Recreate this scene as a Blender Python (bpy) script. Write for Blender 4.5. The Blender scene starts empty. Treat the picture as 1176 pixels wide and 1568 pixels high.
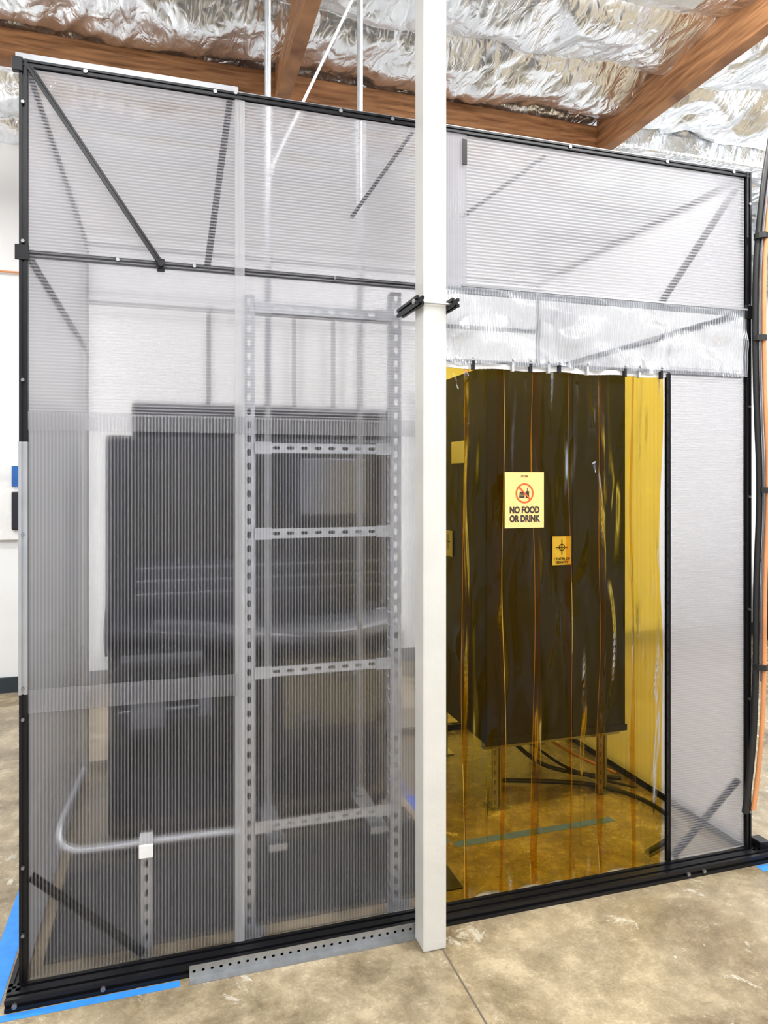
import bpy, math, random
from mathutils import Vector, Matrix, noise
random.seed(4)
S=bpy.context.scene
PI=math.pi

# ------------------------------------------------------------------ builders
class MB:
    def __init__(s): s.v=[]; s.f=[]
    def add(s,vs,fs):
        n=len(s.v); s.v+= [tuple(v) for v in vs]; s.f+=[tuple(i+n for i in f) for f in fs]; return s
    def box(s,x0,x1,y0,y1,z0,z1):
        vs=[(x0,y0,z0),(x1,y0,z0),(x1,y1,z0),(x0,y1,z0),(x0,y0,z1),(x1,y0,z1),(x1,y1,z1),(x0,y1,z1)]
        return s.add(vs,[(3,2,1,0),(4,5,6,7),(0,1,5,4),(1,2,6,5),(2,3,7,6),(3,0,4,7)])
    def frame(s,p0,p1,ref=None):
        p0=Vector(p0);p1=Vector(p1);d=(p1-p0).normalized()
        r=Vector(ref) if ref else Vector((0,1,0))
        if abs(d.dot(r))>.95: r=Vector((0,0,1))
        a=d.cross(r).normalized(); b=a.cross(d).normalized()
        return p0,p1,a,b
    def prof(s,p0,p1,pts,ref=None):
        p0,p1,a,b=s.frame(p0,p1,ref); n=len(pts)
        vs=[p0+a*x+b*y for x,y in pts]+[p1+a*x+b*y for x,y in pts]
        fs=[(i,(i+1)%n,n+(i+1)%n,n+i) for i in range(n)]
        fs+=[tuple(reversed(range(n))),tuple(range(n,2*n))]
        return s.add(vs,fs)
    def extr(s,p0,p1,w=.025,ref=None):
        h=w/2;g=h*.3;d=h*.45;pts=[]
        for k in range(4):
            c,sn=math.cos(k*PI/2),math.sin(k*PI/2)
            for x,y in [(-h,-h),(-g,-h),(-g,-h+d),(g,-h+d),(g,-h)]:
                pts.append((x*c-y*sn,x*sn+y*c))
        return s.prof(p0,p1,pts,ref)
    def cyl(s,p0,p1,r,n=16):
        return s.prof(p0,p1,[(r*math.cos(2*PI*i/n),r*math.sin(2*PI*i/n)) for i in range(n)])
    def slotted(s,o,U,V,L,w,pitch=.05,sl=.028,sw=.012,t=.002):
        o=Vector(o);U=Vector(U).normalized();V=Vector(V).normalized();N=U.cross(V)
        n=max(1,round(L/pitch));pt=L/n
        for k in range(n):
            c=o+U*(pt*(k+.5)); hw=w/2; hp=pt/2
            out=[(-hp,-hw),(0,-hw),(hp,-hw),(hp,0),(hp,hw),(0,hw),(-hp,hw),(-hp,0)]
            a=sl/2;b=sw/2;q=a-b*.7
            inn=[(-q,-b),(0,-b),(q,-b),(a,0),(q,b),(0,b),(-q,b),(-a,0)]
            vs=[]
            for off in (0,t):
                vs+=[c+U*x+V*y+N*off for x,y in out]+[c+U*x+V*y+N*off for x,y in inn]
            fs=[]
            for i in range(8):
                j=(i+1)%8
                fs+=[(i,j,8+j,8+i),(16+j,16+i,24+i,24+j),(8+i,8+j,24+j,24+i),(j,i,16+i,16+j)]
            s.add(vs,fs)
        return s
    def grid(s,fn,nu,nv):
        vs=[fn(i/nu,j/nv) for j in range(nv+1) for i in range(nu+1)]
        fs=[(j*(nu+1)+i,j*(nu+1)+i+1,(j+1)*(nu+1)+i+1,(j+1)*(nu+1)+i) for j in range(nv) for i in range(nu)]
        return s.add(vs,fs)
    def obj(s,name,mat,parent=None,smooth=False,bevel=0):
        me=bpy.data.meshes.new(name); me.from_pydata(s.v,[],s.f); me.update()
        me.materials.append(mat)
        if smooth:
            for p in me.polygons:p.use_smooth=True
        o=bpy.data.objects.new(name,me); S.collection.objects.link(o)
        if parent:o.parent=parent
        if bevel:
            m=o.modifiers.new('bevel','BEVEL');m.width=bevel;m.segments=2;m.limit_method='ANGLE'
        return o
def empty(name):
    e=bpy.data.objects.new(name,None);S.collection.objects.link(e);return e
def curve(name,pts,r,mat,parent=None,smooth=True):
    c=bpy.data.curves.new(name,'CURVE');c.dimensions='3D';c.bevel_depth=r;c.bevel_resolution=4;c.resolution_u=12;c.use_fill_caps=True
    sp=c.splines.new('NURBS' if smooth else 'POLY');sp.points.add(len(pts)-1)
    for p,q in zip(sp.points,pts):p.co=(*q,1)
    if smooth: sp.use_endpoint_u=True;sp.order_u=3
    c.materials.append(mat)
    o=bpy.data.objects.new(name,c);S.collection.objects.link(o)
    if parent:o.parent=parent
    return o
def text(name,body,x,y,z,size,mat,parent,bold=.0,rz=0,sx=1):
    c=bpy.data.curves.new(name,'FONT');c.body=body;c.size=size;c.align_x='CENTER';c.align_y='CENTER';c.extrude=.0003;c.offset=bold
    c.materials.append(mat)
    o=bpy.data.objects.new(name,c);S.collection.objects.link(o);o.location=(x,y,z);o.rotation_euler=(PI/2,0,rz);o.parent=parent;o.scale=(sx,1,1)
    return o

# ------------------------------------------------------------------ materials
def newmat(name):
    m=bpy.data.materials.new(name);m.use_nodes=True;nt=m.node_tree;nt.nodes.clear()
    return m,nt,nt.nodes.new('ShaderNodeOutputMaterial')
def N(nt,t,**k):
    n=nt.nodes.new('ShaderNode'+t)
    for a,b in k.items():
        if a.startswith('_'): setattr(n,a[1:],b)
        else: n.inputs[a.replace('_',' ')].default_value=b
    return n
def pbr(name,col,rough=.5,metal=0,noise_amt=.1,nscale=8,bump=0,bscale=60,coat=0):
    m,nt,out=newmat(name)
    p=N(nt,'BsdfPrincipled',Roughness=rough,Metallic=metal)
    p.inputs['Coat Weight'].default_value=coat
    tc=N(nt,'TexCoord');nz=N(nt,'TexNoise',Scale=nscale,Detail=5.0)
    nt.links.new(tc.outputs['Object'],nz.inputs['Vector'])
    r=N(nt,'ValToRGB');c=Vector(col)
    r.color_ramp.elements[0].position=.3;r.color_ramp.elements[1].position=.7
    r.color_ramp.elements[0].color=(*(c*(1-noise_amt)),1);r.color_ramp.elements[1].color=(*[min(1,x*(1+noise_amt)) for x in c],1)
    nt.links.new(nz.outputs['Fac'],r.inputs['Fac']);nt.links.new(r.outputs['Color'],p.inputs['Base Color'])
    if bump:
        n2=N(nt,'TexNoise',Scale=bscale,Detail=6.0);nt.links.new(tc.outputs['Object'],n2.inputs['Vector'])
        b=N(nt,'Bump',Strength=bump,Distance=.01);nt.links.new(n2.outputs['Fac'],b.inputs['Height']);nt.links.new(b.outputs['Normal'],p.inputs['Normal'])
    nt.links.new(p.outputs[0],out.inputs[0]);return m
def panelmat(name,haze,axis,tint=(.88,.87,.92),period=.011,rough=.28,gl=.15,clear=.60,amp=.76,refl_smear=.16):
    m,nt,out=newmat(name);L=nt.links.new
    tc=N(nt,'TexCoord');sp=N(nt,'SeparateXYZ');L(tc.outputs['Object'],sp.inputs[0])
    mu=N(nt,'Math',_operation='MULTIPLY');L(sp.outputs[axis],mu.inputs[0]);mu.inputs[1].default_value=2*PI/period
    si=N(nt,'Math',_operation='SINE');L(mu.outputs[0],si.inputs[0])
    mr=N(nt,'MapRange');L(si.outputs[0],mr.inputs[0])
    mr.inputs[1].default_value=-.3;mr.inputs[2].default_value=1;mr.inputs[3].default_value=haze*(1-amp);mr.inputs[4].default_value=haze*(1+amp*1.8)
    mp=N(nt,'Mapping');mp.inputs['Scale'].default_value=(1,1,.35) if axis==0 else (.35,.35,1)
    L(tc.outputs['Object'],mp.inputs[0])
    nz=N(nt,'TexNoise',Scale=4.0,Detail=3.0);L(mp.outputs[0],nz.inputs['Vector'])
    ad=N(nt,'Math',_operation='MULTIPLY_ADD');L(nz.outputs['Fac'],ad.inputs[0]);ad.inputs[1].default_value=refl_smear;L(mr.outputs[0],ad.inputs[2])  # broad noise in the haze paints smeared reflections onto the sheet
    sb=N(nt,'Math',_operation='SUBTRACT',_use_clamp=True);L(ad.outputs[0],sb.inputs[0]);sb.inputs[1].default_value=refl_smear*.5
    di=N(nt,'BsdfDiffuse',Color=(*tint,1));tr=N(nt,'BsdfTranslucent',Color=(*tint,1))
    mh=N(nt,'MixShader',Fac=.5);L(di.outputs[0],mh.inputs[1]);L(tr.outputs[0],mh.inputs[2])
    tp=N(nt,'BsdfTransparent',Color=(.96,.96,.97,1));rf=N(nt,'BsdfRefraction',Color=(.97,.97,.98,1),IOR=1.15,Roughness=rough)
    mt=N(nt,'MixShader',Fac=1-clear);L(tp.outputs[0],mt.inputs[1]);L(rf.outputs[0],mt.inputs[2])
    m1=N(nt,'MixShader');L(sb.outputs[0],m1.inputs[0]);L(mt.outputs[0],m1.inputs[1]);L(mh.outputs[0],m1.inputs[2])
    g=N(nt,'BsdfGlossy',Roughness=.15);bp=N(nt,'Bump',Strength=.4,Distance=.003);L(si.outputs[0],bp.inputs['Height']);L(bp.outputs[0],g.inputs['Normal'])
    lw=N(nt,'LayerWeight',Blend=gl);m2=N(nt,'MixShader');L(lw.outputs['Fresnel'],m2.inputs[0]);L(m1.outputs[0],m2.inputs[1]);L(g.outputs[0],m2.inputs[2])
    L(m2.outputs[0],out.inputs[0]);return m

M_black=pbr('anodized_black',(.010,.010,.012),.35,.4)
M_alu=pbr('aluminium',(.50,.51,.53),.4,.8)
M_galv=pbr('galvanized_steel',(.50,.51,.52),.45,.6,.15,30)
M_pipe=pbr('pipe_steel',(.40,.41,.42),.35,.8,.1,30)
M_bolt=pbr('bolt_steel',(.30,.30,.31),.35,.9,.1,30)
M_white=pbr('white_paint_column',(.66,.65,.61),.35,0,.05,5,.15,25,coat=.2)
M_wallw=pbr('white_wall_paint',(.82,.83,.84),.7,0,.02,3)
M_dark=pbr('dark_charcoal',(.014,.014,.020),.3,.1,.2,3)
M_box=pbr('dark_box_sheet',(.012,.012,.013),.5,.1,.2,3)
M_grey=pbr('grey_sheet_metal',(.035,.035,.04),.4,.3,.2,4)
M_lgrey=pbr('light_grey_metal',(.16,.17,.20),.3,.6,.1,4)
M_rubber=pbr('black_rubber',(.012,.012,.012),.5)
M_dark_sheet=pbr('added_dark_sheet',(.035,.035,.035),.6,0,.2,40)  # for the dark sheet added behind the lower panels
M_orange=pbr('orange_hose',(.66,.28,.11),.4)
M_olive=pbr('olive_panel',(.13,.12,.08),.5)
M_tape=pbr('blue_tape',(.03,.24,.70),.6,0,.12,20)
M_tape2=pbr('light_blue_tape',(.10,.20,.95),.6,0,.12,20)
M_paper=pbr('sign_paper',(.90,.60,.22),.5,0,.03,10)
M_label=pbr('label_paper',(.95,.94,.85),.5,0,.03,10)
M_ink=pbr('brown_ink',(.03,.02,.015),.6)
M_red=pbr('red_ink',(.6,.09,.02),.6)
M_base=pbr('dark_baseboard',(.02,.03,.04),.5)
M_plw=pbr('white_plastic',(.80,.80,.80),.4)
M_screen=pbr('blue_screen',(.02,.12,.4),.2)
M_joint=pbr('floor_joint_filler',(.12,.10,.075),.8)
M_edge=pbr('amber_pvc_cut_edge',(.42,.26,.03),.3)

def woodmat():
    m,nt,out=newmat('stained_wood');L=nt.links.new
    p=N(nt,'BsdfPrincipled',Roughness=.6);tc=N(nt,'TexCoord');mp=N(nt,'Mapping');L(tc.outputs['Object'],mp.inputs[0])
    mp.inputs['Scale'].default_value=(1.2,1.2,14)
    nz=N(nt,'TexNoise',Scale=3.0,Detail=8.0,Distortion=.6);L(mp.outputs[0],nz.inputs['Vector'])
    r=N(nt,'ValToRGB');e=r.color_ramp.elements;e[0].position=.3;e[0].color=(.18,.07,.022,1);e[1].position=.7;e[1].color=(.50,.24,.10,1)
    L(nz.outputs['Fac'],r.inputs['Fac']);L(r.outputs[0],p.inputs['Base Color']);L(p.outputs[0],out.inputs[0]);return m
M_wood=woodmat()
def foilmat():
    m,nt,out=newmat('foil_insulation');L=nt.links.new
    p=N(nt,'BsdfPrincipled',Metallic=1.0,Roughness=.30);p.inputs['Base Color'].default_value=(.92,.95,.99,1)
    tc=N(nt,'TexCoord');mp=N(nt,'Mapping');L(tc.outputs['Object'],mp.inputs[0]);mp.inputs['Scale'].default_value=(1.5,.6,1);mp.inputs['Rotation'].default_value=(0,0,.35)
    nz=N(nt,'TexNoise',Scale=4.0,Detail=2.0,Roughness=.45,Distortion=.5);L(mp.outputs[0],nz.inputs['Vector'])
    rg=N(nt,'Math',_operation='SUBTRACT');L(nz.outputs['Fac'],rg.inputs[0]);rg.inputs[1].default_value=.5
    ab=N(nt,'Math',_operation='ABSOLUTE');L(rg.outputs[0],ab.inputs[0])
    n2=N(nt,'TexNoise',Scale=12.0,Detail=2.0,Roughness=.5,Distortion=.7);L(mp.outputs[0],n2.inputs['Vector'])
    rg2=N(nt,'Math',_operation='SUBTRACT');L(n2.outputs['Fac'],rg2.inputs[0]);rg2.inputs[1].default_value=.5
    ab2=N(nt,'Math',_operation='ABSOLUTE');L(rg2.outputs[0],ab2.inputs[0])
    ad=N(nt,'Math',_operation='MULTIPLY_ADD');L(ab2.outputs[0],ad.inputs[0]);ad.inputs[1].default_value=.28;L(ab.outputs[0],ad.inputs[2])
    b=N(nt,'Bump',Strength=1.0,Distance=.06);L(ad.outputs[0],b.inputs['Height']);L(b.outputs['Normal'],p.inputs['Normal'])
    L(p.outputs[0],out.inputs[0]);return m
M_foil=foilmat()
def concmat():
    m,nt,out=newmat('stained_concrete');L=nt.links.new
    p=N(nt,'BsdfPrincipled');tc=N(nt,'TexCoord')
    n1=N(nt,'TexNoise',Scale=1.6,Detail=12.0,Roughness=.7,Distortion=.6);n2=N(nt,'TexNoise',Scale=7.0,Detail=10.0,Roughness=.75);n3=N(nt,'TexNoise',Scale=4.2,Detail=10.0,Roughness=.75,Distortion=.8);n4=N(nt,'TexNoise',Scale=90.0,Detail=5.0,Roughness=.7)
    for n in(n1,n2,n3,n4):L(tc.outputs['Object'],n.inputs['Vector'])
    r=N(nt,'ValToRGB');e=r.color_ramp.elements;e[0].position=.35;e[0].color=(.17,.125,.07,1);e[1].position=.66;e[1].color=(.50,.425,.30,1)
    x=e.new(.5);x.color=(.34,.28,.185,1);L(n1.outputs['Fac'],r.inputs['Fac'])
    r2=N(nt,'ValToRGB');e=r2.color_ramp.elements;e[0].position=.38;e[0].color=(.66,.64,.60,1);e[1].position=.62;e[1].color=(1.15,1.13,1.1,1);L(n2.outputs['Fac'],r2.inputs['Fac'])
    mm=N(nt,'MixRGB',_blend_type='MULTIPLY',Fac=1.0);L(r.outputs[0],mm.inputs[1]);L(r2.outputs[0],mm.inputs[2])
    r3=N(nt,'ValToRGB');e=r3.color_ramp.elements;e[0].position=.61;e[0].color=(0,0,0,1);e[1].position=.64;e[1].color=(.85,.85,.85,1);L(n3.outputs['Fac'],r3.inputs['Fac'])
    m2=N(nt,'MixRGB',Color2=(.62,.58,.48,1));L(r3.outputs[0],m2.inputs[0]);L(mm.outputs[0],m2.inputs[1])
    r5=N(nt,'ValToRGB');e=r5.color_ramp.elements;e[0].position=.3;e[0].color=(.78,.76,.73,1);e[1].position=.7;e[1].color=(1.14,1.14,1.14,1);L(n4.outputs['Fac'],r5.inputs['Fac'])
    m3=N(nt,'MixRGB',_blend_type='MULTIPLY',Fac=1.0);L(m2.outputs[0],m3.inputs[1]);L(r5.outputs[0],m3.inputs[2])
    L(m3.outputs[0],p.inputs['Base Color'])
    mr=N(nt,'MapRange');L(n2.outputs['Fac'],mr.inputs[0]);mr.inputs[3].default_value=.10;mr.inputs[4].default_value=.42;L(mr.outputs[0],p.inputs['Roughness'])
    b=N(nt,'Bump',Strength=.12,Distance=.005);L(n4.outputs['Fac'],b.inputs['Height']);L(b.outputs[0],p.inputs['Normal'])
    L(p.outputs[0],out.inputs[0]);return m
M_conc=concmat()
def ambermat():
    m,nt,out=newmat('amber_pvc');L=nt.links.new
    tp=N(nt,'BsdfTransparent',Color=(.88,.60,.075,1));di=N(nt,'BsdfTranslucent',Color=(.8,.55,.10,1));g=N(nt,'BsdfGlossy',Roughness=.05,Color=(.80,.85,.95,1))
    a=N(nt,'MixShader',Fac=.012);L(tp.outputs[0],a.inputs[1]);L(di.outputs[0],a.inputs[2])
    tc=N(nt,'TexCoord');mp=N(nt,'Mapping');mp.inputs['Scale'].default_value=(4.5,1,.9);L(tc.outputs['Object'],mp.inputs[0])
    nz=N(nt,'TexNoise',Scale=2.2,Detail=1.3,Distortion=.6);L(mp.outputs[0],nz.inputs['Vector']);b=N(nt,'Bump',Strength=1.0,Distance=.14);L(nz.outputs['Fac'],b.inputs['Height']);L(b.outputs[0],g.inputs['Normal'])
    lw=N(nt,'LayerWeight',Blend=.19);L(b.outputs[0],lw.inputs['Normal']);c=N(nt,'MixShader');L(lw.outputs['Fresnel'],c.inputs[0]);L(a.outputs[0],c.inputs[1]);L(g.outputs[0],c.inputs[2])
    L(c.outputs[0],out.inputs[0]);return m
M_amber=ambermat()
P_low=panelmat('twinwall_lower',.058,0,refl_smear=.06,amp=.9,clear=.70,rough=.32)
P_mid=panelmat('twinwall_middle',.11,2)
P_up=panelmat('twinwall_upper',.18,2)
P_upr=panelmat('twinwall_upper_right',.24,2,period=.013,gl=.28)
P_nar=panelmat('twinwall_narrow',.17,2,amp=.7,gl=.22)
P_side=panelmat('twinwall_side',.34,1,amp=.2,tint=(.92,.92,.93))
P_strip=panelmat('joint_strip_clear',.34,0,tint=(.85,.85,.86),amp=.05)
P_band=panelmat('joint_band_clear',.16,0,tint=(.7,.7,.72),amp=.5,refl_smear=.03)
P_over=panelmat('overlap_sheet',.16,0,amp=.3)
P_head=panelmat('header_film',.28,0,tint=(.80,.84,.93),gl=.5,period=.012,amp=.55)

# ------------------------------------------------------------------ room shell
MB().box(-5,9,-4,3.65,-.1,0).obj('floor',M_conc)
MB().box(-5,9,3.65,3.8,0,4.9).obj('wall_back',M_wallw)
MB().box(-5,9,3.63,3.65,0,.12).obj('baseboard_back',M_base)
MB().box(1.397,1.403,-4,-.125,.0,.001).obj('floor_joint_1',M_joint)  # control joint in the concrete floor
def rid(a,b,c): return abs(noise.noise((a,b,c)))
def foilz(x,y):
    ph=(y-2.13)/.62
    z=4.46-.12*abs(math.sin(PI*ph))**.5-.03*abs(math.sin(PI*(x-1.18)/2.44))
    wx=x+.12*noise.noise((x*2,y*2,9));wy=y+.08*noise.noise((x*2,y*2,19))
    rx=wx*.94+wy*.34; ry=-wx*.34+wy*.94
    z+=.05*noise.noise((x*1.8,y*3,0))+.065*(rid(rx*2.4,ry*2,3)-.2)+.035*(rid(rx*7,ry*2.6,7)-.2)+.011*(rid(wx*16,wy*8,11)-.2)
    return min(z,4.54)
fg=MB()
fg.grid(lambda u,v:(-2+9.4*u,.9+2.75*v,foilz(-2+9.4*u,.9+2.75*v)),520,160)
fg.grid(lambda u,v:(-2+9.4*u,-4+4.9*v,foilz(-2+9.4*u,-4+4.9*v)),120,70)
fg.obj('ceiling',M_foil,smooth=True)
MB().box(-3,3.66,2.13,2.22,4.17,4.36).obj('ceiling_beam',M_wood,bevel=.004)
MB().box(3.70,8,2.13,2.22,4.24,4.40).obj('ceiling_beam',M_foil,bevel=.02)
for x in(1.14,3.58):
    MB().box(x,x+.085,-2.5,2.13,4.15,4.45).obj('ceiling_joist',M_wood,bevel=.004)

# ------------------------------------------------------------------ column
col=empty('support_column')
MB().box(1.326,1.415,-.195,-.106,0,4.42).obj('shaft',M_white,col,bevel=.006)
ck=MB()
ck.extr((1.305,-.225,2.305),(1.305,0.0,2.305),.03);ck.extr((1.437,-.225,2.305),(1.437,0.0,2.305),.03)
cl=empty('column_clamp');ck.obj('arms',M_black,cl)
MB().cyl((1.285,-.205,2.302),(1.457,-.205,2.302),.004).cyl((1.283,-.205,2.302),(1.289,-.205,2.302),.009,6).cyl((1.452,-.205,2.302),(1.460,-.205,2.302),.009,6).obj('threaded_rod',M_galv,cl)
cl.parent=col

# ------------------------------------------------------------------ enclosure
enc=empty('polycarbonate_enclosure')
W=2.947;D=1.86
f=MB()
f.extr((.0125,.0,.04),(.0125,.0,3.045),.025)
f.extr((2.935,.0,.04),(2.935,.0,3.045),.025)
f.extr((.0,.0,3.033),(W,.0,3.033),.022)
f.extr((2.513,.0,.04),(2.513,.0,2.13),.018)
for y in(-.06,-.02): f.extr((-.03,y,.02),(3.03,y,.02),.04)
for x in(-.012,2.955): f.extr((x,-.04,.02),(x,D,.02),.04)
f.extr((0,D,.02),(W,D,.02),.04)
f.extr((.02,.024,2.42),(1.39,.024,2.42),.022)
f.extr((.03,-.012,3.02),(.436,-.012,2.42),.018)
f.extr((.672,.020,3.02),(.595,.020,2.43),.022)
f.extr((1.36,.022,3.01),(1.12,.022,2.66),.014)
f.extr((1.95,.05,3.01),(1.58,.05,2.72),.016)
f.extr((2.90,.020,2.99),(2.489,.020,2.43),.022)
f.extr((.03,.020,.37),(.38,.020,.05),.022)
f.extr((2.56,.026,.04),(2.91,.026,.33),.02)
for x in(.0125,2.935):
    f.extr((x,D,.04),(x,D,3.045),.03); f.extr((x,.02,3.033),(x,D,3.033),.025); f.extr((x,.02,2.42),(x,D,2.42),.025)
f.extr((0,D,3.033),(W,D,3.033),.025);f.extr((0,D,2.7),(W,D,2.7),.025)
for x in(.70,1.22,1.47,2.2): f.extr((x,D,.04),(x,D,2.7),.025)
f.obj('black_frame',M_black,enc)
f=MB();f.extr((1.39,.024,2.42),(2.92,.024,2.42),.022);f.extr((1.39,.024,2.14),(2.92,.024,2.14),.018)
f.extr((.0125,-.004,.98),(.0125,-.004,1.80),.027).obj('bare_rails',M_alu,enc)
MB().box(-.012,.70,-.004,.002,3.046,3.066).box(.70,W,-.006,.004,3.045,3.049).box(1.55,2.92,-.020,-.014,2.425,2.433).obj('top_edge_trim',M_bolt,enc)
MB().box(.425,.452,-.022,.02,2.395,2.43).cyl((.4385,-.03,2.412),(.4385,.0,2.412),.012).obj('brace_joint',M_black,enc,bevel=.003)
def panel(name,x0,x1,z0,z1,mat,y=.0): MB().box(x0,x1,y+.002,y+.008,z0,z1).obj(name,mat,enc)
panel('panel_lower_left',.026,.70,.042,1.885,P_low)
panel('panel_lower_mid',.705,1.40,.042,1.885,P_low)
panel('panel_mid_left',.026,1.40,1.89,2.425,P_mid)
panel('panel_upper_left',.026,.70,2.425,3.02,P_up)
panel('panel_upper_mid',.705,1.40,2.425,3.02,P_up)
panel('panel_upper_right',1.405,2.92,2.425,3.02,P_upr)
panel('panel_narrow_right',2.526,2.922,.042,2.16,P_nar)
panel('panel_overlap',1.40,1.575,2.425,3.02,P_over,-.008)
panel('joint_strip_front',.688,.722,.042,3.02,P_strip,-.008)
panel('joint_band',.026,.70,.915,.99,P_band,-.009)
panel('joint_band_top',.026,1.38,1.84,1.90,P_band,-.009)
for n,x in(('left',.012),('right',2.935)):
    MB().box(x-.003,x+.003,.02,D-.02,.04,2.41).obj('panel_side_%s'%n,P_side,enc)
    MB().box(x-.003,x+.003,.02,D-.02,2.435,3.02).obj('panel_side_upper_%s'%n,P_side,enc)
MB().box(.03,W-.03,D-.003,D+.003,2.715,3.02).obj('panel_back_upper',P_side,enc)
def head(u,v):
    x=1.42+1.5*u
    zb=2.13+.005*math.sin(x*23)+.004*math.sin(x*51+1)
    if x>2.53: zb=2.13
    z=2.425*(v)+zb*(1-v)
    k=(1-v)*v*4
    y=-.014+.022*k*noise.noise((x*7,z*12,2))+.014*noise.noise((x*22,z*9,5))*(1-v)+.014*math.sin(x*14+z*20)*k+.02*(rid(x*6,z*9,4)-.2)*(1-v*.8)
    return (x,y,z)
MB().grid(head,220,36).obj('header_film',P_head,enc,smooth=True)
b=MB()
for x,z in[(.2,3.033),(.62,3.033),(.69,3.04),(1.07,3.033),(1.27,3.033),(2.03,3.033),(2.5,3.033),(2.85,3.033)]:
    b.cyl((x,-.016,z),(x,-.008,z),.007,12)
for z in(2.9,2.45,2.0,1.5,1.0,.9,.42,.2): b.cyl((.0125,-.022,z),(.0125,-.010,z),.0055,12)
for z in(2.9,2.45,2.0,1.6,1.1,.7,.2): b.cyl((2.935,-.02,z),(2.935,-.010,z),.0055,12)
for x in(.3,.55,1.05): b.cyl((x,-.006,2.42),(x,.0,2.42),.006,12)
for x in(.26,.0,2.55,2.63,2.98): b.cyl((x,-.088,.022),(x,-.08,.022),.008,12)
for x in(1.62,1.75,1.95,2.2,2.38): b.cyl((x,-.006,2.43),(x,-.012,2.43),.006,10)
b.obj('bolts',M_bolt,enc,smooth=False)
k=MB();k.box(-.012,.03,-.016,-.010,2.39,2.44).box(2.91,2.95,-.016,-.010,2.39,2.45).box(-.02,.012,-.02,0,3.0,3.045).box(2.97,3.02,-.04,.02,.04,.07)
k.box(1.555,1.575,-.012,-.009,2.90,3.0).obj('corner_brackets',M_black,enc,bevel=.002)
MB().slotted((.531,-.0835,.022),(1,0,0),(0,0,1),.83,.04,.03,.012,.009).box(.531,1.361,-.12,-.082,0,.0025).obj('perforated_floor_angle',M_pipe,enc)

# ------------------------------------------------------------------ curtain
cur=empty('amber_strip_curtain')
for i in range(7):
    x0=1.425+.155*i;w=.178
    if i==6:w=.155
    def st(u,v,i=i,x0=x0,w=w):
        z=.010+(2.125-.010)*v
        y=.042+(.004 if i%2 else -.004)+.010*math.sin(PI*u)*(1 if i%2 else -1)+.050*noise.noise((x0*3+u*1.6,z*1.5,i*3.3))*(1-.4*v)
        return (x0+w*u+.008*noise.noise((i*5,z*1.3,0)),max(y,.006),z)
    MB().grid(st,16,70).obj('strip_%d'%(i+1),M_amber,cur,smooth=True)
    eg=MB()
    for uu in ((0,1) if i%2 else ()):
        for j in range(60):
            p=Vector(st(uu,j/60));q2=Vector(st(uu,(j+1)/60))
            e=Vector((.0011,0,0));d2=Vector((0,.003,0))
            eg.add([p-e-d2,p+e-d2,q2+e-d2,q2-e-d2],[(0,1,2,3)])
    if eg.v: eg.obj('strip_edge_%d'%(i+1),M_edge,cur)
hb=MB()
for i in range(60):
    x=1.43+i*.018; z=2.122+.003*math.sin(x*23); hb.box(x,x+.0182,-.002,.004,z-.010,z+.010)
hb.obj('hanger_strip',M_plw,cur)
c1=MB();c2=MB()
for j,x in enumerate((1.60,1.77,1.85,1.93,1.98,2.11,2.29,2.36,2.47)):
    (c1 if j%2 else c2).box(x-.005,x+.005,-.018,-.002,2.105,2.140)
    c1.cyl((x,-.028,2.150),(x,-.016,2.150),.005,10)
c1.obj('clips_steel',M_galv,cur);c2.obj('clips_black',M_black,cur)
MB().slotted((2.503,-.014,.1),(0,0,1),(1,0,0),2.0,.010,.1,.02,.004,.002).obj('edge_strip',M_black,cur)

# sign
sg=empty('no_food_or_drink_sign')
MB().box(1.742,1.916,-.001,.001,1.483,1.706).obj('paper',M_paper,sg)
cx,cz=1.829,1.622
ring=MB();n=48;vs=[];R1,R2=.040,.0335
for i in range(n):
    a=2*PI*i/n;vs+=[(cx+R1*math.cos(a),-.002,cz+R1*math.sin(a)),(cx+R2*math.cos(a),-.002,cz+R2*math.sin(a))]
ring.add(vs,[(2*i,2*i+1,(2*i+3)%(2*n),(2*i+2)%(2*n)) for i in range(n)])
ring.prof((cx-.026,-.0025,cz+.026),(cx+.026,-.0025,cz-.026),[(-.003,-.0005),(.003,-.0005),(.003,.0005),(-.003,.0005)])
ring.obj('prohibition_ring',M_red,sg)
ic=MB();ic.box(cx-.024,cx+.0,-.0018,-.001,cz-.018,cz-.012).box(cx-.024,cx,-.0018,-.001,cz-.009,cz-.005).box(cx-.022,cx-.002,-.0018,-.001,cz-.002,cz+.006)
ic.box(cx+.005,cx+.02,-.0018,-.001,cz-.018,cz+.008).box(cx+.011,cx+.014,-.0018,-.001,cz+.008,cz+.02);ic.obj('burger_and_cup',M_ink,sg)
text('caption_a','NO FOOD',1.829,-.002,1.554,.036,M_ink,sg,.0016,0,.78)
text('caption_b','OR DRINK',1.829,-.002,1.519,.036,M_ink,sg,.0016,0,.78)
text('heading','STORE',1.829,-.002,1.689,.011,M_ink,sg)
sg.parent=cur

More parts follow.
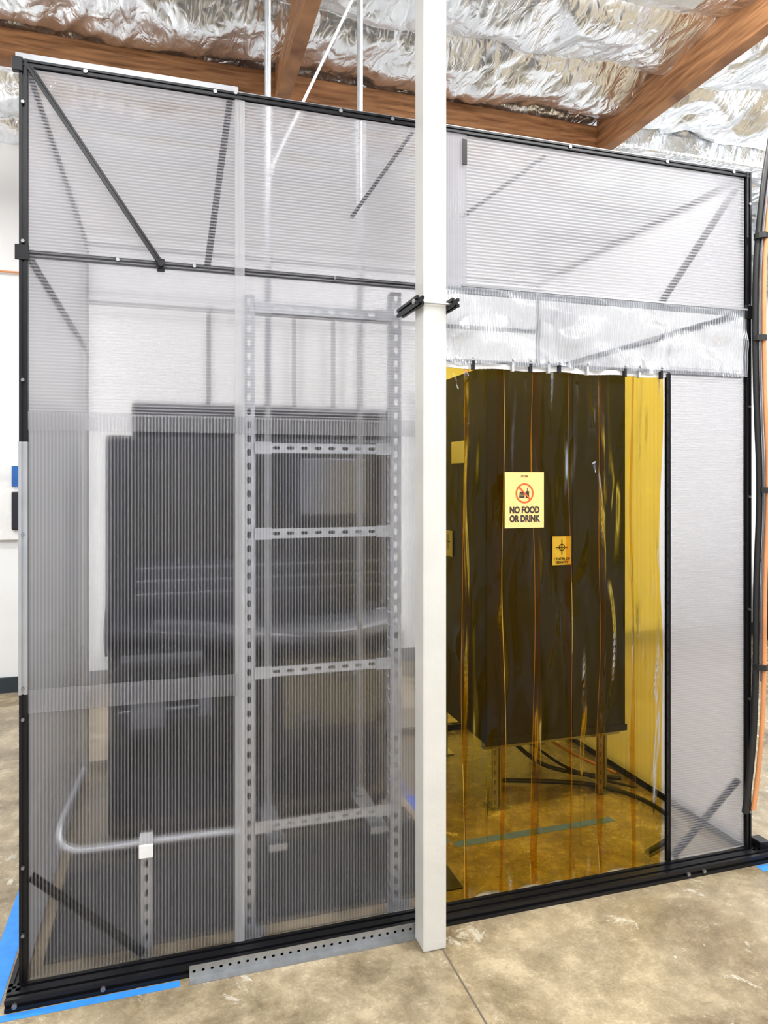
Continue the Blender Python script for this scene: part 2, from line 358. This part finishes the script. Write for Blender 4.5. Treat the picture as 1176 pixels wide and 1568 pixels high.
# ------------------------------------------------------------------ slotted strut frame inside with its hanging pipes
sf=empty('slotted_strut_frame');g=MB()
for x,zt in((.744,2.35),(1.306,2.40)):
    g.slotted((x,.055,.0),(0,0,1),(1,0,0),zt,.042,.05,.028,.013)
    g.slotted((x-.021,.077,.0),(0,0,1),(0,1,0),zt,.042,.05,.028,.013)
for z in(2.305,1.793,1.479,.972,.409):
    g.slotted((.765,.053,z),(1,0,0),(0,0,1),.52,.036,.05,.028,.012)
    g.box(.765,1.285,.055,.095,z-.019,z-.017)
    for x in(.795,1.255): g.box(x-.03,x+.03,.047,.050,z-.022,z+.022)
for x in(.744,1.306): g.box(x-.03,x+.045,.04,.12,0,.004); g.box(x-.01,x+.06,.05,.053,0,.05)
g.obj('slotted_angles',M_galv,sf)
for x,zb in((.852,.335),(1.2405,.345)):
    MB().cyl((x,.35,zb),(x,.35,4.42),.0125).cyl((x,.35,zb),(x,.35,zb+.03),.02).obj('hanging_pipe',M_pipe,sf,smooth=False)
    MB().box(x-.035,x+.035,.06,.38,zb-.03,zb-.003).obj('foot_channel',M_pipe,sf,bevel=.003)
MB().cyl((.862,.35,2.94),(1.235,.35,3.765),.006).box(.845,.875,.335,.365,2.92,2.96).box(1.225,1.255,.335,.365,3.74,3.79).obj('diagonal_brace_rod',M_plw,sf)

bt=empty('bent_handrail_tube')
curve('tube',[(.14,.55,.50),(.12,.35,.48),(.10,.16,.46),(.10,.12,.43),(.13,.11,.395),(.2,.11,.385),(.39,.11,.386),(.60,.11,.383),(.72,.11,.376)],.013,M_alu,bt)
MB().slotted((.39,.06,0),(0,0,1),(1,0,0),.36,.04).slotted((.371,.08,0),(0,0,1),(0,1,0),.36,.04).box(.37,.412,.05,.12,.36,.372).obj('stub_post',M_galv,bt)
MB().box(.367,.413,-.006,.09,.385,.43).obj('white_cap',M_plw,bt,bevel=.003)
MB().box(.05,1.62,.13,.88,0,.008).obj('added_dark_sheet',M_dark_sheet,bevel=.003)  # invented dark sheet, added so the area behind the lower panels renders dark

# ------------------------------------------------------------------ machines
mc=empty('machine_cabinet')
MB().box(.19,1.56,.9,1.72,1.02,1.88).box(.30,1.56,.95,1.70,1.88,2.04).obj('upper_body',M_dark,mc,bevel=.02)
def fair(u,v):
    a=v*PI; return (.19+1.37*u,.90-.09*math.sin(a)-.06*math.sin(PI*u)*math.sin(a),1.05-.22*v+.04*math.cos(u*PI*1.3))
MB().grid(fair,30,16).obj('curved_fairing',M_dark,mc,smooth=True)
MB().grid(lambda u,v:(.40+1.14*u,.765-.02*math.sin(PI*u),1.0-.02*v+.05*math.cos(u*PI*1.3)),30,2).obj('fairing_highlight',M_lgrey,mc,smooth=True)  # light grey strip painting the thin highlight along the dark fairing
MB().box(.20,1.54,.92,1.70,.03,.99).obj('lower_body',M_grey,mc,bevel=.02)
k=MB()
for x in(.3,1.4):
    for y in(1.0,1.6): k.cyl((x,y,0),(x,y,.04),.03)
k.obj('feet',M_rubber,mc)
MB().box(.3,.9,.905,.92,.3,.8).box(.28,.98,.885,.90,1.32,1.80).obj('access_doors',M_rubber,mc,bevel=.004)
MB().box(1.0,1.48,.905,.92,.45,.85).obj('olive_service_panel',M_olive,mc,bevel=.004)
MB().box(1.08,1.42,.885,.90,1.50,1.78).obj('window',M_lgrey,mc,bevel=.01)
k=MB()
for z in(1.14,1.20,1.26): k.box(.32,1.50,.885,.90,z,z+.012)
k.box(.26,.62,.80,.92,.86,.89).box(.30,.45,.82,.905,.55,.68).cyl((.25,.86,.62),(.62,.86,.62),.014).cyl((.25,.86,.74),(.55,.86,.74),.014).box(.60,.66,.83,.90,.58,.78)
k.box(1.08,1.2,.86,.905,.50,.53).box(1.25,1.44,.86,.905,.70,.72)
k.obj('rails_and_vents',M_lgrey,mc,bevel=.002)

bx=empty('equipment_crate')
MB().box(1.992,2.806,.70,1.65,.34,2.25).obj('body',M_box,bx,bevel=.006)
k=MB();k.box(1.985,2.812,.694,.70,.335,.37)
k.box(2.484,2.498,.696,.70,.36,2.25);k.obj('seams',M_rubber,bx)
l=MB()
for x in(2.08,2.70):
    for y in(.76,1.5): l.extr((x,y,0),(x,y,.34),.04).box(x-.05,x+.05,y-.05,y+.05,0,.008)
l.extr((2.0,.76,.32),(2.80,.76,.32),.035);l.extr((2.0,1.5,.32),(2.80,1.5,.32),.035)
l.slotted((2.045,.71,.02),(0,0,1),(1,0,0),.30,.03);l.slotted((2.66,.71,.0),(0,0,1),(1,0,0),.34,.03)
l.obj('stand',M_pipe,bx)
MB().box(2.358,2.473,.6925,.6935,1.232,1.385).box(1.984,1.985,1.128,1.254,1.242,1.388).box(1.984,1.985,.95,1.14,1.765,1.885).obj('labels',M_label,bx)
q=MB();cx,cz=2.4155,1.325
q.box(cx-.035,cx+.035,.690,.692,cz-.002,cz+.002).box(cx-.002,cx+.002,.690,.692,cz-.04,cz+.04)
vs=[];n=24;r=.018
for i in range(n):
    a=2*PI*i/n;vs+=[(cx+r*math.cos(a),.691,cz+r*math.sin(a)),(cx+(r-.004)*math.cos(a),.691,cz+(r-.004)*math.sin(a))]
q.add(vs,[(2*i,2*i+1,(2*i+3)%(2*n),(2*i+2)%(2*n)) for i in range(n)])
q.box(2.358,2.473,.691,.6922,1.383,1.387).box(2.358,2.473,.691,.6922,1.230,1.234).box(2.356,2.36,.691,.6922,1.23,1.387).box(2.471,2.475,.691,.6922,1.23,1.387)
q.box(1.982,1.983,1.185,1.189,1.285,1.365).box(1.982,1.983,1.155,1.22,1.323,1.327)
q.obj('crosshair_mark',M_ink,bx)
text('label_a','CENTER OF',2.4155,.691,1.265,.018,M_ink,bx,.0004);text('label_b','GRAVITY',2.4155,.691,1.247,.018,M_ink,bx,.0004)

cb=empty('floor_cables')
curve('cable_a',[(2.2,1.0,.02),(2.5,.9,.02),(2.75,.75,.02),(2.85,.45,.02),(2.75,.2,.02),(2.5,.12,.02)],.012,M_rubber,cb)
curve('cable_b',[(2.25,1.2,.3),(2.4,1.05,.1),(2.6,.95,.03),(2.85,.8,.03)],.012,M_rubber,cb)
curve('cable_c',[(2.3,1.2,.3),(2.5,1.1,.12),(2.62,.85,.05),(2.88,.7,.02)],.008,M_rubber,cb)
curve('cable_d',[(2.4,1.3,.3),(2.55,1.0,.18),(2.75,.9,.08),(2.88,.9,.02)],.008,M_orange,cb)

hs=empty('hose_bundle')
P=[(3.10,-.03,3.45),(3.02,-.035,3.16),(2.965,-.035,2.80),(2.945,-.035,2.53),(2.95,-.035,2.06),(2.97,-.04,1.63),(2.95,-.035,1.2),(2.95,-.035,.79),(2.93,-.035,.44),(2.89,-.035,.21)]
curve('hose_black',P,.014,M_rubber,hs)
curve('hose_orange',[(x+.024,y-.022,z+.02) for x,y,z in P],.010,M_orange,hs)
curve('hose_grey',[(x+.004,y-.022,z) for x,y,z in P[:8]],.004,M_lgrey,hs)
t=MB()
for x,z in((2.957,2.75),(2.95,2.3),(2.975,1.63),(2.955,.85)): t.cyl((x+.010,-.045,z-.012),(x+.010,-.045,z+.012),.030,12)
t.obj('ties',M_rubber,hs)

def tape(x0,x1,y0,y1,m=M_tape): MB().box(x0,x1,y0,y1,.0003,.0012).obj('floor_tape',m)
tape(-.2,.50,-.115,-.085) ; tape(-.12,-.05,-.05,1.9) ; tape(1.72,2.56,.44,.49,M_tape2); tape(1.66,1.71,.49,1.0,M_tape2); tape(2.9,3.3,-.13,-.085)

cp=empty('wall_control_panel')
MB().box(-1.0,-.60,3.61,3.65,1.20,1.82).obj('plate',M_plw,cp,bevel=.005)
MB().box(-.70,-.63,3.595,3.61,1.62,1.78).obj('screen',M_screen,cp);MB().box(-.70,-.62,3.58,3.61,1.28,1.58).obj('switch_box',M_dark,cp,bevel=.01)
tb=empty('trash_bin')
tm=MB();tm.prof((6.65,3.2,0),(6.65,3.2,.80),[(.25*math.cos(PI/4+i*PI/2)*1.2,.25*math.sin(PI/4+i*PI/2)*1.2) for i in range(4)],(0,1,0));tm.box(6.41,6.89,2.96,3.44,.8,.84)
tm.obj('bin_body',M_rubber,tb,bevel=.02)
du=MB();du.cyl((3.9,3.46,3.85),(8.5,3.46,3.85),.17,28)
for i in range(24): du.cyl((4+i*.19,3.46,3.85),(4.01+i*.19,3.46,3.85),.176,28)
for x in(4.3,5.7,7.1): du.box(x-.02,x+.02,3.28,3.649,3.66,3.68)
du.obj('air_duct',M_galv)
MB().cyl((-5,3.62,3.30),(-.2,3.62,3.30),.008).obj('wall_conduit',M_orange)

# ------------------------------------------------------------------ lights
def lamp(x,y,z,pw,sx=1.3,sy=.3,up=.9):
    e=empty('added_light');MB().box(x-sx/2,x+sx/2,y-sy/2,y+sy/2,z,z+.05).obj('housing',M_plw,e,bevel=.01)  # added fixture, kept out of view
    for s,p in((0,pw),(PI,pw*up)):  # second, upward lamp is added to brighten the ceiling foil
        l=bpy.data.lights.new('added_area_light','AREA');l.shape='RECTANGLE';l.size=sx;l.size_y=sy;l.energy=p;l.color=(1,.985,.96)
        o=bpy.data.objects.new('added_area_light',l);S.collection.objects.link(o);o.location=(x,y,z-.01 if s==0 else z+.06);o.rotation_euler=(s,0,0);o.parent=e
lamp(.2,-2.8,3.9,70);lamp(2.6,-1.2,3.9,55);lamp(4.7,-2.9,3.9,120,1.3,.6);lamp(-1.8,-.5,3.9,60);lamp(2.25,.15,3.95,55);lamp(-2.2,2.2,3.9,80);lamp(6.3,1.3,3.9,120)  # unseen lamps added for panel glints (one replaces windows), interior and back wall
w=bpy.data.worlds.new('World');S.world=w;w.use_nodes=True
w.node_tree.nodes['Background'].inputs[0].default_value=(.95,.97,1,1);w.node_tree.nodes['Background'].inputs[1].default_value=.97
S.view_settings.view_transform='Standard';S.view_settings.look='None'

# ------------------------------------------------------------------ camera
cam=bpy.data.cameras.new('camera');co=bpy.data.objects.new('camera',cam);S.collection.objects.link(co)
cam.sensor_fit='VERTICAL';cam.sensor_height=36;cam.sensor_width=27;cam.lens=24.98;cam.shift_y=-.0325
co.location=(.458,-2.559,1.68);co.rotation_euler=(PI/2,0,-math.radians(17))
cam.clip_start=.05
S.camera=co
